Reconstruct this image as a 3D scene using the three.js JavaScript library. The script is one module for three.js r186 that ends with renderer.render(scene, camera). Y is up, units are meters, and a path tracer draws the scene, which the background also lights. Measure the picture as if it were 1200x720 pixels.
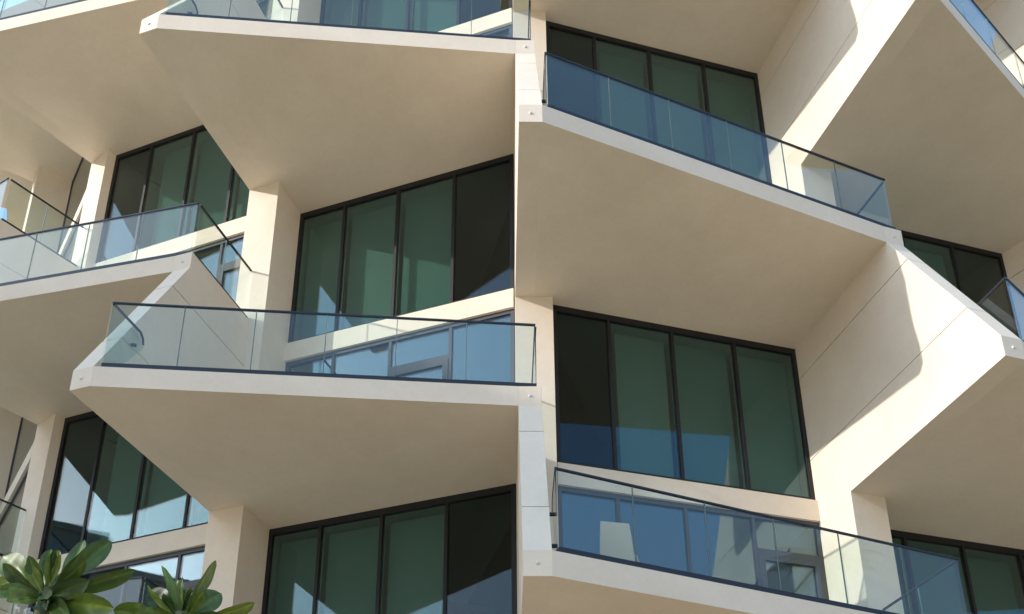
import * as THREE from 'three';
import { mergeGeometries } from 'three/addons/utils/BufferGeometryUtils.js';

// ---------------------------------------------------------------- camera, sky, sun, exposure
const scene = new THREE.Scene();
const EYE = 1.6, SKY_GAIN = 0.72;
const camera = new THREE.PerspectiveCamera(2 * Math.atan(735 / 1271.9) * 180 / Math.PI, 1200 / 1470, 0.1, 3000);
camera.position.set(0, EYE, 0);
camera.rotation.order = 'YXZ';
camera.rotation.set(0.4188, 0, -0.00505);
camera.setViewOffset(1200, 1470, 0, 0, 1200, 720);      // the photograph is the upper part of a taller frame
const SUN = new THREE.Vector3(-0.863, 0.394, 0.317).normalize();
// clear late-day sky: deep blue overhead and away from the sun, paler to the horizon, hazy glow round the sun
{
  const W = 512, Hh = 256, d = new Float32Array(W * Hh * 4), v = new THREE.Vector3();
  const hor = [.74, .74, .75], zen = [.13, .36, .72], S = SKY_GAIN;
  for (let j = 0; j < Hh; j++) for (let i = 0; i < W; i++) {
    const el = ((j + .5) / Hh - .5) * Math.PI, az = ((i + .5) / W - .5) * 2 * Math.PI;
    v.set(Math.cos(el) * Math.cos(az), Math.sin(el), Math.cos(el) * Math.sin(az));
    const g = Math.acos(Math.max(-1, Math.min(1, v.dot(SUN)))) * 180 / Math.PI;
    const t = Math.exp(-Math.max(0, el) * 180 / Math.PI / 15), near = Math.exp(-g / 8), mid = Math.exp(-g / 20), wide = Math.exp(-g / 40);
    for (let c = 0; c < 3; c++) d[(j * W + i) * 4 + c] = S * (zen[c] + (hor[c] - zen[c]) * t + [4.4, 4.2, 3.9][c] * near + [1.45, 1.5, 1.5][c] * mid + [.75, .88, .98][c] * wide);
    d[(j * W + i) * 4 + 3] = 1;
  }
  const sky = new THREE.DataTexture(d, W, Hh, THREE.RGBAFormat, THREE.FloatType);
  sky.mapping = THREE.EquirectangularReflectionMapping; sky.magFilter = sky.minFilter = THREE.LinearFilter; sky.needsUpdate = true;
  scene.background = sky; scene.environment = sky;
}
const sun = new THREE.DirectionalLight(new THREE.Color(1.0, 0.93, 0.88), 2.4);
sun.position.copy(SUN).multiplyScalar(120);
sun.castShadow = true; sun.shadow.radius = 1;
sun.shadow.mapSize.set(4096, 4096);
Object.assign(sun.shadow.camera, { left: -60, right: 60, top: 60, bottom: -60, near: 1, far: 300 });
scene.add(sun); scene.add(sun.target);
const renderer = new THREE.WebGLRenderer({ antialias: true });
renderer.setSize(1024, 614);
renderer.toneMapping = THREE.LinearToneMapping;
renderer.toneMappingExposure = 1.7;
renderer.shadowMap.enabled = true;

// ---------------------------------------------------------------- helpers
let seed = 12345;
const rnd = () => { seed = (seed * 1664525 + 1013904223) >>> 0; return seed / 4294967296; };
const rr = (a, b) => a + (b - a) * rnd();
const taken = {};
function numbered(n) { taken[n] = (taken[n] ?? -1) + 1; return taken[n] ? `${n}_${String(taken[n]).padStart(3, '0')}` : n; }
function tag(o, label, category, group, kind) { Object.assign(o.userData, { label, category }); if (group) o.userData.group = group; if (kind) o.userData.kind = kind; return o; }
function mesh(name, geo, mat, parent = scene) {
  const m = new THREE.Mesh(geo, mat); m.name = parent === scene ? numbered(name) : name;
  m.castShadow = m.receiveShadow = true; parent.add(m); return m;
}
function grp(name, parent = scene) { const g = new THREE.Group(); g.name = parent === scene ? numbered(name) : name; parent.add(g); return g; }
// tileable value noise texture
function noiseTex(size, octaves, amp, base, srgb, sd) {
  let s = sd; const R = () => { s = (s * 1664525 + 1013904223) >>> 0; return s / 4294967296; };
  const acc = new Float32Array(size * size);
  for (const [cells, a] of octaves) {
    const g = Float32Array.from({ length: cells * cells }, () => R() - 0.5);
    for (let y = 0; y < size; y++) for (let x = 0; x < size; x++) {
      const fx = x / size * cells, fy = y / size * cells, ix = Math.floor(fx), iy = Math.floor(fy);
      let tx = fx - ix, ty = fy - iy; tx = tx * tx * (3 - 2 * tx); ty = ty * ty * (3 - 2 * ty);
      const G = (i, j) => g[((j + cells) % cells) * cells + (i + cells) % cells];
      acc[y * size + x] += a * ((G(ix, iy) * (1 - tx) + G(ix + 1, iy) * tx) * (1 - ty) + (G(ix, iy + 1) * (1 - tx) + G(ix + 1, iy + 1) * tx) * ty);
    }
  }
  const d = new Uint8Array(size * size * 4);
  for (let i = 0; i < size * size; i++) {
    for (let c = 0; c < 3; c++) d[i * 4 + c] = Math.max(0, Math.min(255, (base[c] + acc[i] * amp[c]) * 255));
    d[i * 4 + 3] = 255;
  }
  const t = new THREE.DataTexture(d, size, size); t.wrapS = t.wrapT = THREE.RepeatWrapping;
  t.magFilter = THREE.LinearFilter; t.minFilter = THREE.LinearMipmapLinearFilter; t.generateMipmaps = true;
  if (srgb) t.colorSpace = THREE.SRGBColorSpace; t.needsUpdate = true; return t;
}
const plasterMap = noiseTex(512, [[3, .6], [7, .5], [19, .35], [61, .25], [170, .25]], [.048, .053, .063], [.953, .948, .943], true, 7);
plasterMap.repeat.set(1 / 4.3, 1 / 4.3);
const plasterBump = noiseTex(512, [[24, .5], [90, .8], [250, 1]], [.4, .4, .4], [.5, .5, .5], false, 9);
plasterBump.repeat.set(1 / 1.1, 1 / 1.1);
const paveMap = noiseTex(512, [[4, .8], [13, .5], [50, .5], [200, .5]], [.16, .16, .15], [.86, .84, .81], true, 17);
paveMap.repeat.set(1 / 5, 1 / 5);
const waveTex = noiseTex(256, [[2, .9], [5, .35]], [.5, .5, .5], [.5, .5, .5], false, 31);
waveTex.repeat.set(1 / 2.6, 1 / 2.6);
const lin = (r, g, b) => new THREE.Color().setRGB(r, g, b);
const M = {
  plaster: new THREE.MeshStandardMaterial({ color: lin(.88, .77, .625), map: plasterMap, bumpMap: plasterBump, bumpScale: .0015, roughness: .82 }),
  edge: new THREE.MeshStandardMaterial({ color: lin(.80, .76, .70), map: plasterMap, bumpMap: plasterBump, bumpScale: .001, roughness: .75 }),
  joint: new THREE.MeshStandardMaterial({ color: lin(.16, .14, .12), roughness: .9 }),
  frame: new THREE.MeshStandardMaterial({ color: lin(.007, .0075, .009), roughness: .6 }),
  litGreyFrame: new THREE.MeshStandardMaterial({ color: lin(.06, .063, .07), roughness: .5 }),  // paler copy of frame: sunlight on the lower frames put into the colour
  rail: new THREE.MeshStandardMaterial({ color: lin(.022, .026, .036), roughness: .4, metalness: .3 }),
  glass: new THREE.MeshPhysicalMaterial({ color: lin(.75, .85, .89), roughness: 0, bumpMap: waveTex, bumpScale: .0035, transmission: 1, thickness: 0, ior: 1.3 }),
  coated: new THREE.MeshPhysicalMaterial({ color: lin(.82, .90, .84), roughness: 0, bumpMap: waveTex, bumpScale: .0035, transmission: 1, thickness: 0, ior: 1.68 }),
  paleGlass: new THREE.MeshPhysicalMaterial({ color: lin(.84, .92, .95), roughness: 0, bumpMap: waveTex, bumpScale: .0035, transmission: 1, thickness: 0, ior: 1.4 }),
  mirror: new THREE.MeshPhysicalMaterial({ color: lin(.62, .68, .66), roughness: 0, bumpMap: waveTex, bumpScale: .0035, transmission: 1, thickness: 0, ior: 2.0 }),
  seal: new THREE.MeshStandardMaterial({ color: lin(.12, .17, .16), roughness: .4 }),
  clear: new THREE.MeshPhysicalMaterial({ color: lin(.50, .55, .53), roughness: 0, bumpMap: waveTex, bumpScale: .0035, transmission: 1, thickness: 0, ior: 1.36 }),
  balGlass: new THREE.MeshPhysicalMaterial({ color: lin(.91, .96, .95), roughness: 0, transmission: 1, thickness: 0, ior: 1.46 }),
  room: new THREE.MeshStandardMaterial({ color: lin(.24, .22, .20), roughness: .9 }),
  steel: new THREE.MeshStandardMaterial({ color: lin(.72, .68, .62), roughness: .5, metalness: .1 }),
  paving: new THREE.MeshStandardMaterial({ color: lin(.90, .67, .43), map: paveMap, roughness: .9 }),
  block: new THREE.MeshStandardMaterial({ color: lin(.42, .40, .36), map: plasterMap, roughness: .85 }),
  bark: new THREE.MeshStandardMaterial({ color: lin(.14, .105, .075), roughness: .95 }),
};
const blinds = [[.33, .35, .29], [.28, .31, .26], [.37, .37, .31]].map(c => new THREE.MeshStandardMaterial({ color: lin(...c), roughness: .9 }));
// ---------------------------------------------------------------- ground
{
  const g = new THREE.PlaneGeometry(1600, 1600); g.rotateX(-Math.PI / 2);
  const uv = g.attributes.uv; for (let i = 0; i < uv.count; i++) uv.setXY(i, uv.getX(i) * 1600, uv.getY(i) * 1600);
  const o = mesh('plaza_ground', g, M.paving); o.userData.kind = 'structure';
}
// ---------------------------------------------------------------- the apartment building
// Plan in metres: x to the right, d = depth in front of the camera. Every fin wall i stands at column front C with an outward bearing.
const LV = 3.0, SOFFIT0 = EYE + 7.661, TS = 0.28, TW = 0.28, TC = 0.54, RR = 1.54, RL = 3.02;
const soff = k => SOFFIT0 + LV * k;
const FIN = [
  { C: [-13.25, 27.2], a: -91 },
   { C: [-12.83, 22.8], a: -73 }, { C: [-11.02, 18.73], a: -55 }, { C: [-8.04, 15.42], a: -37 }, { C: [-4.225, 13.20], a: -17.9, rR: 1.52, rL: 2.95 },
  { C: [.068, 12.298], a: .8, rR: 1.565, rL: 3.02 }, { C: [4.615, 12.735], a: 17.3, rR: 1.544, rL: 3.04 },
  { C: [8.76, 14.53], a: 35.3 }, { C: [12.13, 17.51], a: 53 }];
FIN.forEach((f, i) => {
  f.a *= Math.PI / 180; f.rR ??= RR; f.rL ??= RL;
  f.d = [Math.sin(f.a), -Math.cos(f.a)]; f.n = [Math.cos(f.a), Math.sin(f.a)];
  f.pt = (r, off = 0) => [f.C[0] + r * f.d[0] + off * f.n[0], f.C[1] + r * f.d[1] + off * f.n[1]];
});
// bay b lies between fin b (left) and fin b + 1 (right); p = parity of its slab levels; wl, wr = how far the window wall stands behind the column fronts
const BAY = [
  { p: 0, wl: .75, wr: .22 },
   { p: 1, wl: .2, wr: .8 }, { p: 0, wl: .75, wr: .22, plain: true }, { p: 1, wl: .2, wr: .77 }, { p: 0, wl: .745, wr: .22 },
  { p: 1, wl: .19, wr: .84 }, { p: 0, wl: .80, wr: .27 }, { p: 1, wl: .19, wr: .8 }];
const building = grp('apartment_building');
tag(building, 'cream apartment building with angular stacked balconies, slanted fin walls and glass balustrades', 'building');

// prism over a profile in a fin's plane: points (r, y), from offset o0 to o1 across the fin
function finPrism(f, pts, o0, o1, bevel = 0) {
  const sh = new THREE.Shape(pts.map(([r, y]) => new THREE.Vector2(r, y)));
  const g = new THREE.ExtrudeGeometry(sh, bevel ? { depth: o1 - o0 - 2 * bevel, bevelEnabled: true, bevelSize: bevel, bevelThickness: bevel, bevelOffset: -bevel, bevelSegments: 1 } : { depth: o1 - o0, bevelEnabled: false });
  g.translate(0, 0, -o1 + bevel);
  const m = new THREE.Matrix4().makeBasis(new THREE.Vector3(f.d[0], 0, -f.d[1]), new THREE.Vector3(0, 1, 0), new THREE.Vector3(-f.n[0], 0, f.n[1]));
  m.setPosition(f.C[0], 0, -f.C[1]);
  return g.applyMatrix4(m);
}
function clipY(pts, lo, hi) {             // part of a polygon between two heights
  const cut = (P, y, keepAbove) => {
    const out = [];
    for (let i = 0; i < P.length; i++) {
      const a = P[i], b = P[(i + 1) % P.length], ia = keepAbove ? a[1] >= y : a[1] <= y, ib = keepAbove ? b[1] >= y : b[1] <= y;
      if (ia) out.push(a);
      if (ia !== ib) { const t = (y - a[1]) / (b[1] - a[1]); out.push([a[0] + (b[0] - a[0]) * t, y]); }
    }
    return out;
  };
  return cut(cut(pts, lo, true), hi, false);
}
const BACK = -6.5, boltGeo = new THREE.SphereGeometry(.024, 12, 8);
FIN.forEach((f, i) => {
  const wall = grp('fin_wall', building);
  // the bay to the left of fin i is bay i - 1; its slabs are at levels of parity pl; a wing hangs from each down to the next level
  const pl = i > 0 ? BAY[i - 1].p : 1 - BAY[0].p;
  for (let k = -2; k <= 6; k++) {         // storey between soffit k - 1 and soffit k
    const y1 = soff(k), y0 = soff(k - 1);
    if (((k % 2) + 2) % 2 === pl) {
      const top = y1 + TS, j1 = y0 + .985, j2 = y0 + 2.43;
      const prof = [[-1.35, y0], [f.rL, y0], [f.rL, y0 + TS], [f.rR, y1], [f.rR, top], [-1.35, top]];
      for (const [lo, hi] of [[y0, j1 - .006], [j1 + .006, j2 - .006], [j2 + .006, top]])
        mesh('wall_panel', finPrism(f, clipY(prof, lo, hi), 0, TW, lo > y0 ? .003 : 0), M.plaster, wall);
      mesh('joint_core', finPrism(f, clipY(prof, y0 + .05, top - .05).map(([r, y]) => [Math.min(r, f.rL) - (r > 0 ? .03 : 0), y]), .014, TW - .014), M.joint, wall);
      mesh('pier', finPrism(f, [[BACK, y0], [0, y0], [0, y1 + TS], [BACK, y1 + TS]], TW, TC), M.plaster, wall);
      mesh('party_wall', finPrism(f, [[BACK, y0], [-1.352, y0], [-1.352, y1 + TS], [BACK, y1 + TS]], 0, TW), M.plaster, wall);
      for (const [r, y] of [[f.rR, y1 + TS * .5], [f.rL, y0 + TS * .5]]) {
        const p = f.pt(r - .006, TW * .5), b = mesh('bolt', boltGeo, M.steel, wall); b.position.set(p[0], y, -p[1]);
      }
    } else mesh('pier', finPrism(f, [[BACK, y0 + TS], [0, y0 + TS], [0, y1], [BACK, y1]], 0, TC), M.plaster, wall);
  }
  mesh('pier', finPrism(f, [[BACK, 0], [0, 0], [0, soff(-3) + ((((-3) % 2) + 2) % 2 === pl ? 0 : TS)], [BACK, soff(-3) + ((((-3) % 2) + 2) % 2 === pl ? 0 : TS)]], 0, TC), M.plaster, wall);
});

// plan prism: points [x, d], from y0 to y1
function planPrism(pts, y0, y1, bevel = 0) {
  const sh = new THREE.Shape(pts.map(([x, d]) => new THREE.Vector2(x, d)));
  const g = new THREE.ExtrudeGeometry(sh, bevel ? { depth: y1 - y0 - 2 * bevel, bevelEnabled: true, bevelSize: bevel, bevelThickness: bevel, bevelOffset: -bevel, bevelSegments: 1 } : { depth: y1 - y0, bevelEnabled: false });
  g.translate(0, 0, bevel); g.rotateX(-Math.PI / 2); g.translate(0, y0, 0);     // shape y (depth) -> -z
  return g;
}
function box(name, mat, parent, x0, x1, y0, y1, z0, z1) {
  const g = new THREE.BoxGeometry(x1 - x0, y1 - y0, z1 - z0);
  const p = g.attributes.position, n = g.attributes.normal, uv = g.attributes.uv;
  g.translate((x0 + x1) / 2, (y0 + y1) / 2, (z0 + z1) / 2);
  for (let i = 0; i < p.count; i++) {
    const ax = Math.abs(n.getX(i)), ay = Math.abs(n.getY(i));
    uv.setXY(i, ax > .5 ? p.getZ(i) : p.getX(i), ay > .5 ? p.getZ(i) : p.getY(i));
  }
  return mesh(name, g, mat, parent);
}
// a group whose local x runs from plan point a to b and whose local z points outwards
function along(name, a, b, y, parent) {
  const g = grp(name, parent); g.position.set(a[0], y, -a[1]);
  g.rotation.y = Math.atan2(b[1] - a[1], b[0] - a[0]);
  g.userData.len = Math.hypot(b[0] - a[0], b[1] - a[1]);
  const len = g.userData.len; delete g.userData.len;
  return [g, len];
}
const RAIL_H = .97, CH = .062;
function glassRun(g, len, panels, x0 = 0) {   // base channel, panes with open joints, top rail
  box('base_channel', M.rail, g, x0, len, 0.002, CH, -.035, .035);
  const w = (len - x0) / panels;
  for (let i = 0; i < panels; i++) box('glass_panel', M.balGlass, g, x0 + w * i + (i ? .0055 : .01), x0 + w * (i + 1) - (i < panels - 1 ? .0055 : .01), CH - .03, RAIL_H - .012, -.007, .007);
  for (let i = 1; i < panels; i++) box('joint_seal', M.seal, g, x0 + w * i - .0045, x0 + w * i + .0045, CH, RAIL_H - .012, -.0065, .0065);
  box('top_rail', M.rail, g, x0, len, RAIL_H - .012, RAIL_H + .008, -.015, .015);
}
function balustrade(b, k) {
  const f = FIN[b], h = FIN[b + 1], y = soff(k) + TS;
  const L = f.pt(f.rL - .07, TW + .06), R = h.pt(h.rR - .06, TW - .06);
  // front
  const [g, len] = along('balustrade', L, R, y, building);
  glassRun(g, len, 6);
  // return along the top of the right fin back to its column
  const [g2, len2] = along('balustrade', R, h.pt(.01, TW - .06), y, building);
  glassRun(g2, len2, 2, .04);
  // small wedge-shaped return pane beside the slanted fin on the left
  const g3 = grp('balustrade', building);
  const r0 = f.rL - .06, lo = .03, tb = f.rL - .66;
  const wedge = finPrism(f, [[r0, y + lo], [r0 - .16, y + lo], [tb - .03, y + .74], [tb - .05, y + .82], [tb - .03, y + .90], [tb + .04, y + .945], [r0, y + RAIL_H - .012]], TW + .05, TW + .064);
  mesh('glass_panel', wedge, M.balGlass, g3);
  mesh('top_rail', finPrism(f, [[r0, y + RAIL_H - .016], [r0, y + RAIL_H + .012], [tb + .04, y + .965], [tb - .025, y + .905], [tb - .045, y + .82], [tb - .028, y + .825], [tb - .008, y + .895], [tb + .045, y + .942]], TW + .046, TW + .068), M.rail, g3);
  for (const [r, yy] of [[r0 - .50, y + .72], [r0 - .17, y + .17]]) {
    const c = mesh('clamp', new THREE.CylinderGeometry(.022, .022, .064, 12).rotateZ(Math.PI / 2).rotateY(-f.a).translate(0, 0, 0), M.rail, g3);
    const p = f.pt(r, TW + .034); c.position.set(p[0], yy, -p[1]);
  }
}
function slab(b, k) {
  const f = FIN[b], h = FIN[b + 1];
  const pts = [f.pt(f.rL, TW), h.pt(h.rR, 0), h.pt(-6, 0), f.pt(-6, TW)];
  mesh('balcony_slab', planPrism(pts, soff(k), soff(k) + TS), M.plaster, building);
}
// double glazing: a tinted outer pane and a coated inner one
function pane(name, w, x0, x1, y0, y1, plain, lower) {
  const a = rr(-.0016, .0016), b = rr(-.0016, .0016), cx = (x0 + x1) / 2, cy = (y0 + y1) / 2;      // no two panes sit quite true
  for (const m of [box(name, lower ? M.paleGlass : M.glass, w, x0, x1, y0, y1, .004, .012), box('inner_pane', lower ? M.mirror : plain ? M.clear : M.coated, w, x0, x1, y0, y1, -.016, -.008)])
    m.geometry.translate(-cx, -cy, 0).rotateX(a).rotateY(b).translate(cx, cy, 0);
}
const MULL = [0, .22, .475, .735, 1];
function windowUnit(b, k) {               // under soffit k, above slab k - 2, with the mezzanine floor between
  const f = FIN[b], h = FIN[b + 1], bay = BAY[b];
  const a = f.pt(-bay.wl, TC), e = h.pt(-bay.wr, 0);
  const y1 = soff(k), ym1 = soff(k - 1) + .29, ym0 = soff(k - 1) - .05, y0 = soff(k - 2) + TS;
  const dark = bay.p ? 0 : 3;             // the pane without a blind, beside every second fin
  const doorAt = bay.p ? 3 : 2;
  const make = (yb, yt, lower) => {
    const [w, len] = along('window', a, e, yb, building), H = yt - yb, F = .06, D = .03, fm = lower || bay.plain ? M.litGreyFrame : M.frame;
    box('frame', fm, w, 0, len, H - (lower ? .07 : .10), H, -D, D);
    box('frame', fm, w, 0, len, 0, .06, -D, D);
    box('frame', fm, w, 0, F, .06, H - (lower ? .07 : .10), -D, D);
    box('frame', fm, w, len - F, len, .06, H - (lower ? .07 : .10), -D, D);
    const ht = H - (lower ? .07 : .10);
    for (let i = 0; i < (bay.plain ? 1 : 4); i++) {
      const x0 = i ? len * MULL[i] + .024 : F, x1 = i < 3 && !bay.plain ? len * MULL[i + 1] - .024 : len - F;
      if (i) box('mullion', fm, w, len * MULL[i] - .024, x0, .06, ht, -.05, D - .004);
      if (lower && i === doorAt) {
        const dh = 2.05;
        box('transom', fm, w, x0, x1, dh, dh + .08, -D + .006, D - .006);
        pane('pane', w, x0, x1, dh + .08, ht, false, true);
        box('door_frame', fm, w, x0, x0 + .09, .06, dh, -.03, .035);
        box('door_frame', fm, w, x1 - .09, x1, .06, dh, -.03, .035);
        box('door_frame', fm, w, x0 + .09, x1 - .09, dh - .10, dh, -.03, .035);
        box('door_frame', fm, w, x0 + .09, x1 - .09, .06, .2, -.03, .035);
        pane('door_pane', w, x0 + .09, x1 - .09, .2, dh - .10, false, true);
        box('door_handle', M.steel, w, x1 - .065, x1 - .03, .95, 1.20, .036, .075);
      } else pane('pane', w, x0, x1, .06, ht, !lower && i === dark, lower);
      if (!lower && i !== dark) {
        const g0 = bay.p && i === 1 ? .14 : .015;
        box('roller_blind', blinds[(b + k + i * 2 + 9) % 3], w, x0 + g0, x1 - .015, .03, ht - .03, -.20, -.195);
      }
    }
    return [w, len];
  };
  make(ym1, y1, false);
  make(y0, ym0, true);
  const [s, len] = along('spandrel', a, e, 0, building);
  box('spandrel_band', M.plaster, s, 0, len, ym0, ym1, -.06, .075);
  box('mezzanine_floor', M.room, s, -.3, len + .3, soff(k - 1), soff(k - 1) + .2, -4.0, -.061);
  box('room_wall', M.room, s, -1.5, len + 1.5, y0, y1, -4.2, -4.0);
}
BAY.forEach((bay, b) => {
  for (let k = -2; k <= 6; k++) {
    if (((k % 2) + 2) % 2 !== bay.p) continue;
    slab(b, k);
    if (k <= 4 && k >= -1) balustrade(b, k);
    if (k >= 0 && k <= 6) windowUnit(b, k);
  }
  const f = FIN[b], h = FIN[b + 1], a = f.pt(-bay.wl, TC), e = h.pt(-bay.wr, 0), lowest = bay.p ? -1 : -2;
  const [s, len] = along('base_wall', a, e, 0, building);
  box('wall', M.plaster, s, 0, len, 0, soff(lowest), -.3, 0);
});

// ---------------------------------------------------------------- block across the plaza that shades the lower storeys
{
  const sh = new THREE.Vector2(SUN.x, -SUN.z).normalize();        // towards the sun, plan (x, d)
  const perp = [-sh.y, sh.x];                                       // across the light
  const q = (x, d) => x * perp[0] + d * perp[1];
  const slope = SUN.y / Math.hypot(SUN.x, SUN.z);
  const ref = [0, 10.5], D = 45;
  const qr = q(...ref), base = [ref[0] + sh.x * D, ref[1] + sh.y * D];
  const at = (dq, t) => [base[0] + perp[0] * dq + sh.x * t, base[1] + perp[1] * dq + sh.y * t];
  const nb = grp('neighbouring_block');
  tag(nb, 'plain beige stepped apartment block standing across the plaza', 'building');
  const s = q(-4.2, 13.2) > qr ? 1 : -1;                              // side of the cream building's deeper bays
  const parts = [[-2.4, 2.1, EYE + 7.9 + slope * D], [2.1, 24, EYE + 9.7 + slope * D]];
  for (const [u0, u1, top] of parts) {
    const P = [at(s * u0, 0), at(s * u1, 0), at(s * u1, 12), at(s * u0, 12)];
    mesh('wall', planPrism(s > 0 ? P : P.reverse(), 0, top - .4, 0), M.block, nb);
    const Q = [at(s * (u0 - .001), -.12), at(s * (u1 + .001), -.12), at(s * (u1 + .001), 12.2), at(s * (u0 - .001), 12.2)];
    mesh('parapet', planPrism(s > 0 ? Q : Q.reverse(), top - .4, top, 0), M.block, nb);
    for (let fl = 0; fl < Math.floor(top / 3.2); fl++) for (let u = u0 + .7; u + 2.6 < u1; u += 4) {
      const A = at(s * u, -.03), B = at(s * (u + 2.6), -.03);
      const [w, len] = along('window', s > 0 ? A : B, s > 0 ? B : A, fl * 3.2 + 1, nb);
      box('frame', M.frame, w, 0, len, 0, 1.7, -.02, .02); box('pane', M.glass, w, .06, len - .06, .06, 1.64, .021, .03);
    }
  }
}
// ---------------------------------------------------------------- unseen lawn, added to darken the bounce light on the right-hand soffits
{
  const g = new THREE.PlaneGeometry(90, 70, 1, 1); g.rotateX(-Math.PI / 2); g.translate(62, .012, 20);
  const uv = g.attributes.uv; for (let i = 0; i < uv.count; i++) uv.setXY(i, uv.getX(i) * 90, uv.getY(i) * 70);
  const o = mesh('added_lawn', g, new THREE.MeshStandardMaterial({ color: lin(.15, .15, .07), map: paveMap, roughness: 1 })); o.userData.kind = 'structure';
}
// ---------------------------------------------------------------- chair on the balcony above the plaza
{
  const c = grp('balcony_chair');
  tag(c, 'pale high-backed outdoor chair behind the balcony glass, its back to the plaza', 'chair');
  const cm = new THREE.MeshStandardMaterial({ color: lin(.55, .48, .38), roughness: .8 });
  const d = 10.45, x = 1.17, y = soff(-1) + TS;
  c.position.set(x, y, -d); c.rotation.y = -.25;
  const sh = new THREE.Shape([[-.18, .34], [.18, .34], [.16, .66], [.145, .80], [-.145, .87], [-.16, .70]].map(p => new THREE.Vector2(...p)));
  const back = new THREE.ExtrudeGeometry(sh, { depth: .035, bevelEnabled: true, bevelSize: .01, bevelThickness: .01, bevelSegments: 2 });
  back.rotateX(.12); back.translate(0, 0, .10); mesh('backrest', back, cm, c);
  const sg = new THREE.ExtrudeGeometry(new THREE.Shape([[-.2, -.2], [.2, -.2], [.2, .2], [-.2, .2]].map(p => new THREE.Vector2(...p))), { depth: .03, bevelEnabled: true, bevelSize: .012, bevelThickness: .012, bevelSegments: 2 });
  sg.rotateX(-Math.PI / 2); sg.translate(0, .42, -.06); mesh('seat', sg, cm, c);
  for (const sx of [-1, 1]) for (const sz of [-1, 1]) {
    const l = new THREE.CylinderGeometry(.018, .014, .42, 10); l.translate(sx * .17, .21, -.06 + sz * .17); mesh('leg', l, cm, c);
  }
}
// ---------------------------------------------------------------- broad-leaved shrubs close to the camera
const leafMats = [[.075, .135, .022], [.105, .17, .015], [.04, .08, .016], [.16, .225, .03], [.15, .20, .05]].map(c => new THREE.MeshPhysicalMaterial({ color: lin(...c), vertexColors: true, roughness: .4, sheen: 0, transmission: .2, thickness: 0, specularIntensity: .8 }));
function leafGeo(tip, W, roll, bend, fold, sd) {
  const N = 18, K = 8, T = new THREE.Vector3(...tip), L = T.length(), dir = T.clone().normalize();
  const face = new THREE.Vector3(0, -.35, 1); face.addScaledVector(dir, -face.dot(dir)).normalize();
  face.applyAxisAngle(dir, roll);
  const side = new THREE.Vector3().crossVectors(dir, face).normalize();
  const pos = [], col = [], idx = []; let s = sd; const R = () => { s = (s * 1664525 + 1013904223) >>> 0; return s / 4294967296; };
  const ph = R() * 6, ph2 = R() * 6;
  for (let i = 0; i <= N; i++) {
    const u = i / N, c = u - .12 < 0 ? 0 : (u - .12) / .88;
    let w = W * .5 * (u < .12 ? .10 : .10 + .90 * Math.pow(Math.sin(Math.PI * Math.pow(c, 1.45) * .985), .8) * 1.0);
    if (i === N) w = W * .02;
    const b = bend * L * (u * (1 - u) * 1.6 + .25 * u * u * (u > .6 ? (u - .6) : 0));
    for (let k = -K / 2; k <= K / 2; k++) {
      const v = k / (K / 2), wave = .05 * W * Math.abs(v) * Math.sin(u * 9 + ph + v) + .02 * W * Math.sin(u * 21 + ph2);
      const p = dir.clone().multiplyScalar(L * u).addScaledVector(side, v * w * Math.cos(fold * .8)).addScaledVector(face, b + Math.abs(v) * w * Math.sin(fold) + wave);
      pos.push(p.x, p.y, p.z);
      const rib = Math.exp(-v * v * 60) * .9, vein = .10 * Math.max(0, Math.sin((u * 26 - Math.abs(v) * 4))) ** 6, mott = .80 + .40 * R() * R() + .22 * Math.sin(u * 7 + ph2) * Math.sin(v * 5 + ph);
      col.push((1 + rib * 1.1 + vein) * mott, (1 + rib * .85 + vein) * mott, (1 + rib * 1.2 + vein) * mott);
    }
  }
  for (let i = 0; i < N; i++) for (let k = 0; k < K; k++) { const a = i * (K + 1) + k, b = a + K + 1; idx.push(a, b, a + 1, a + 1, b, b + 1); }
  const g = new THREE.BufferGeometry(); g.setAttribute('position', new THREE.Float32BufferAttribute(pos, 3)); g.setAttribute('color', new THREE.Float32BufferAttribute(col, 3));
  g.setIndex(idx); g.computeVertexNormals(); return g;
}
const PXM = .00218;
function shrub(base, leaves, label) {
  const g = grp('broadleaf_shrub'); tag(g, label, 'shrub', null);
  g.position.set(base[0], 0, -base[1]);
  const h = base[2];
  const curve = new THREE.CatmullRomCurve3([new THREE.Vector3(.10, 0, .06), new THREE.Vector3(.05, h * .4, .02), new THREE.Vector3(-.02, h * .75, 0), new THREE.Vector3(0, h, 0)]);
  const tg = new THREE.TubeGeometry(curve, 24, .02, 9);
  mesh('stem', tg, leafStem, g);
  for (let i = 0; i < 7; i++) leaves.push([rr(-45, 45), rr(28, 52), rr(-.07, .07), rr(15, 23), rr(-1.2, 1.2), rr(-.1, .2), rr(.35, .65), Math.floor(rr(0, 5))]);
  for (let i = 0; i < 16; i++) leaves.push([rr(-70, 70), rr(-45, 12), rr(-.1, .1), rr(20, 30), rr(-1, 1), rr(.05, .2), rr(.25, .5), Math.floor(rr(0, 4))]);
  leaves.forEach(([dx, dy, dz, W, roll, bend, fold, mat], i) => {
    const m = mesh('leaf', leafGeo([dx * PXM, dy * PXM * 1.08, dz], W * PXM * .88, roll, bend, fold, 77 + i * 131), leafMats[mat], g);
    m.position.set(rr(-.008, .008), h - .015 + rr(-.02, .01), rr(-.008, .008));
  });
}
const leafStem = new THREE.MeshStandardMaterial({ color: lin(.13, .14, .07), roughness: .8 });
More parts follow.
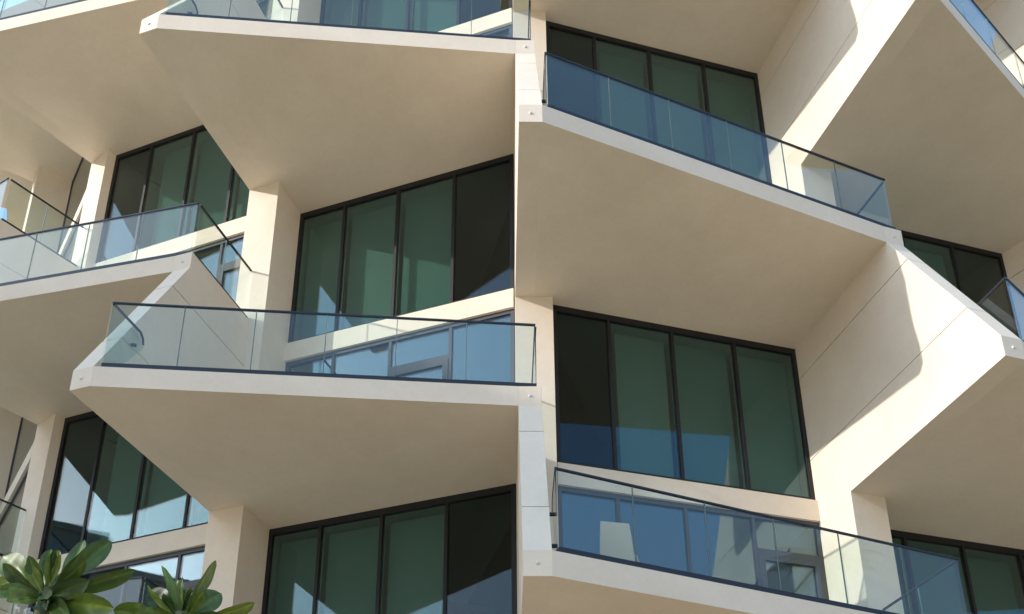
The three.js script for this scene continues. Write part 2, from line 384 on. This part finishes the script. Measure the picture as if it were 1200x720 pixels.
shrub([-1.19, 2.50, EYE + 1.225], [
  [-7, 66, -.02, 27, .15, -.10, .3, 1], [17, 88, -.06, 24, -.25, -.12, .35, 0], [55, 76, -.05, 32, .35, .12, .5, 0], [46, 31, .03, 22, 1.15, .10, .5, 3],
  [-47, 27, .05, 25, -.5, .18, .4, 2], [-64, 52, -.03, 38, .1, .12, .25, 1], [100, 27, .0, 30, .75, .14, .45, 0], [64, 10, .06, 28, .3, .2, .4, 2],
  [-42, -4, .06, 28, .5, .2, .3, 1], [-70, 20, -.02, 34, .2, .1, .3, 3], [34, 52, -.01, 18, -1.0, .08, .6, 4], [5, 40, .05, 14, 1.2, .05, .5, 2], [90, -20, .04, 34, .2, .15, .3, 1]],
  'green broad-leaved shrub with rounded leaves below the lower balcony, the fuller one');
shrub([-.872, 2.61, EYE + 1.205], [
  [-42, 44, .0, 34, .2, .14, .35, 2], [-27, 63, .02, 18, 1.05, .06, .4, 3], [-14, 55, -.02, 30, -.2, .1, .4, 0], [34, 76, .0, 22, 1.0, -.08, .5, 4],
  [40, 46, -.04, 34, .1, .14, .4, 0], [84, 27, .0, 28, .7, .16, .5, 3], [24, 26, .04, 20, .4, .1, .4, 1], [-55, 6, .03, 28, .3, .15, .3, 1],
  [-78, 14, .02, 34, .15, .1, .3, 1], [10, 34, .05, 16, -.9, .06, .5, 3], [60, -6, .05, 28, .4, .15, .3, 2]],
  'green shrub with pointed narrow leaves in front of the pale column');

// ---------------------------------------------------------------- trees and a palm behind the plaza
const leafA = [new THREE.MeshStandardMaterial({ color: lin(.045, .075, .022), roughness: .7, side: THREE.DoubleSide }), new THREE.MeshStandardMaterial({ color: lin(.07, .10, .03), roughness: .7, side: THREE.DoubleSide })];
function tree(x, d, H, R, label, n) {
  const g = grp('leafy_tree'); tag(g, label, 'tree'); g.position.set(x, 0, -d);
  const limbs = [];
  const trunk = new THREE.CylinderGeometry(.18, .42, H * .6, 12); trunk.translate(0, H * .3, 0); limbs.push(trunk);
  for (let i = 0; i < 9; i++) {
    const a = i * 2.4, l = R * rr(.5, .85), c = new THREE.CylinderGeometry(.04, .13, l, 7); c.translate(0, l / 2, 0); c.rotateZ(rr(.5, 1.0)); c.rotateY(a); c.translate(0, H * rr(.42, .6), 0); limbs.push(c);
  }
  mesh('trunk', mergeGeometries(limbs), M.bark, g);
  const lg = new THREE.PlaneGeometry(.22, .5, 1, 2); const pp = lg.attributes.position; for (let i = 0; i < pp.count; i++) pp.setZ(i, -.06 * Math.abs(pp.getY(i) * 2));
  lg.computeVertexNormals();
  const inst = new THREE.InstancedMesh(lg, leafA[0], n); inst.name = 'crown'; inst.userData.kind = 'stuff'; inst.castShadow = true;
  const m4 = new THREE.Matrix4(), qt = new THREE.Quaternion(), e = new THREE.Euler(), clumps = [];
  for (let i = 0; i < 34; i++) { const a = rr(0, 6.283), t = rr(-.9, 1), rad = R * Math.sqrt(1 - t * t * .8) * rr(.45, .95); clumps.push([Math.cos(a) * rad, H * .72 + t * H * .26, Math.sin(a) * rad, R * rr(.22, .4)]); }
  const col = new THREE.Color();
  for (let i = 0; i < n; i++) {
    const c = clumps[i % clumps.length], a = rr(0, 6.283), t = rr(-1, 1), r = c[3] * Math.cbrt(rnd()), s = Math.sqrt(1 - t * t);
    e.set(rr(-1.5, 1.5), rr(0, 6.283), rr(-1, 1)); qt.setFromEuler(e);
    m4.compose(new THREE.Vector3(c[0] + Math.cos(a) * s * r, c[1] + t * r, c[2] + Math.sin(a) * s * r), qt, new THREE.Vector3(1, 1, 1).multiplyScalar(rr(.7, 1.3)));
    inst.setMatrixAt(i, m4); inst.setColorAt(i, col.setRGB(rr(.7, 1.4), rr(.8, 1.3), rr(.6, 1.2)));
  }
  g.add(inst);
}
tree(-31, -23, 23.5, 5.5, 'tall leafy tree standing behind the plaza, the broader of the two', 9000);
tree(-38, -14, 26.5, 4.2, 'tall leafy tree standing beside the stepped beige block', 7000);
{
  const g = grp('palm_tree'); tag(g, 'tall slim palm tree growing on the added lawn', 'tree');
  g.position.set(27.2, 0, 1.2);
  const H = 20.5, cv = new THREE.CatmullRomCurve3([new THREE.Vector3(0, 0, 0), new THREE.Vector3(.15, H * .4, .05), new THREE.Vector3(-.1, H * .75, 0), new THREE.Vector3(0, H, 0)]);
  mesh('trunk', new THREE.TubeGeometry(cv, 40, .17, 10), M.bark, g);
  for (let f = 0; f < 26; f++) {
    const a = f * 2.39996, droop = rr(.1, 1.25) * (f / 26 + .35), L = rr(1.7, 2.3), gs = [];
    const P = t => new THREE.Vector3(Math.cos(a) * L * t * Math.cos(droop * t * .6), .9 * t * (1 - f / 30) - droop * 1.5 * t * t, Math.sin(a) * L * t * Math.cos(droop * t * .6));
    const c3 = new THREE.CatmullRomCurve3([0, .25, .5, .75, 1].map(P)); gs.push(new THREE.TubeGeometry(c3, 8, .018, 5).toNonIndexed());
    for (let k = 3; k < 30; k++) for (const s of [-1, 1]) {
      const t = k / 30, p = P(t), q = P(Math.min(1, t + .05)).sub(p).normalize(), sd = new THREE.Vector3(-Math.sin(a), 0, Math.cos(a)).multiplyScalar(s), ll = .55 * Math.sin(Math.PI * Math.min(.95, t * .8 + .15));
      const e1 = p.clone().addScaledVector(sd, ll * .8).addScaledVector(q, ll * .5); e1.y -= ll * .35;
      const w = q.clone().multiplyScalar(.022), v = [p.clone().add(w), p.clone().sub(w), e1];
      const tg = new THREE.BufferGeometry(); tg.setAttribute('position', new THREE.Float32BufferAttribute(v.flatMap(o => [o.x, o.y, o.z]), 3));
      tg.setAttribute('uv', new THREE.Float32BufferAttribute([0, 0, 1, 0, .5, 1], 2)); tg.computeVertexNormals(); gs.push(tg);
    }
    const fg = mergeGeometries(gs); fg.translate(0, H - .1, 0); mesh('frond', fg, leafA[f > 18 ? 0 : 1], g);
  }
}
renderer.render(scene, camera);
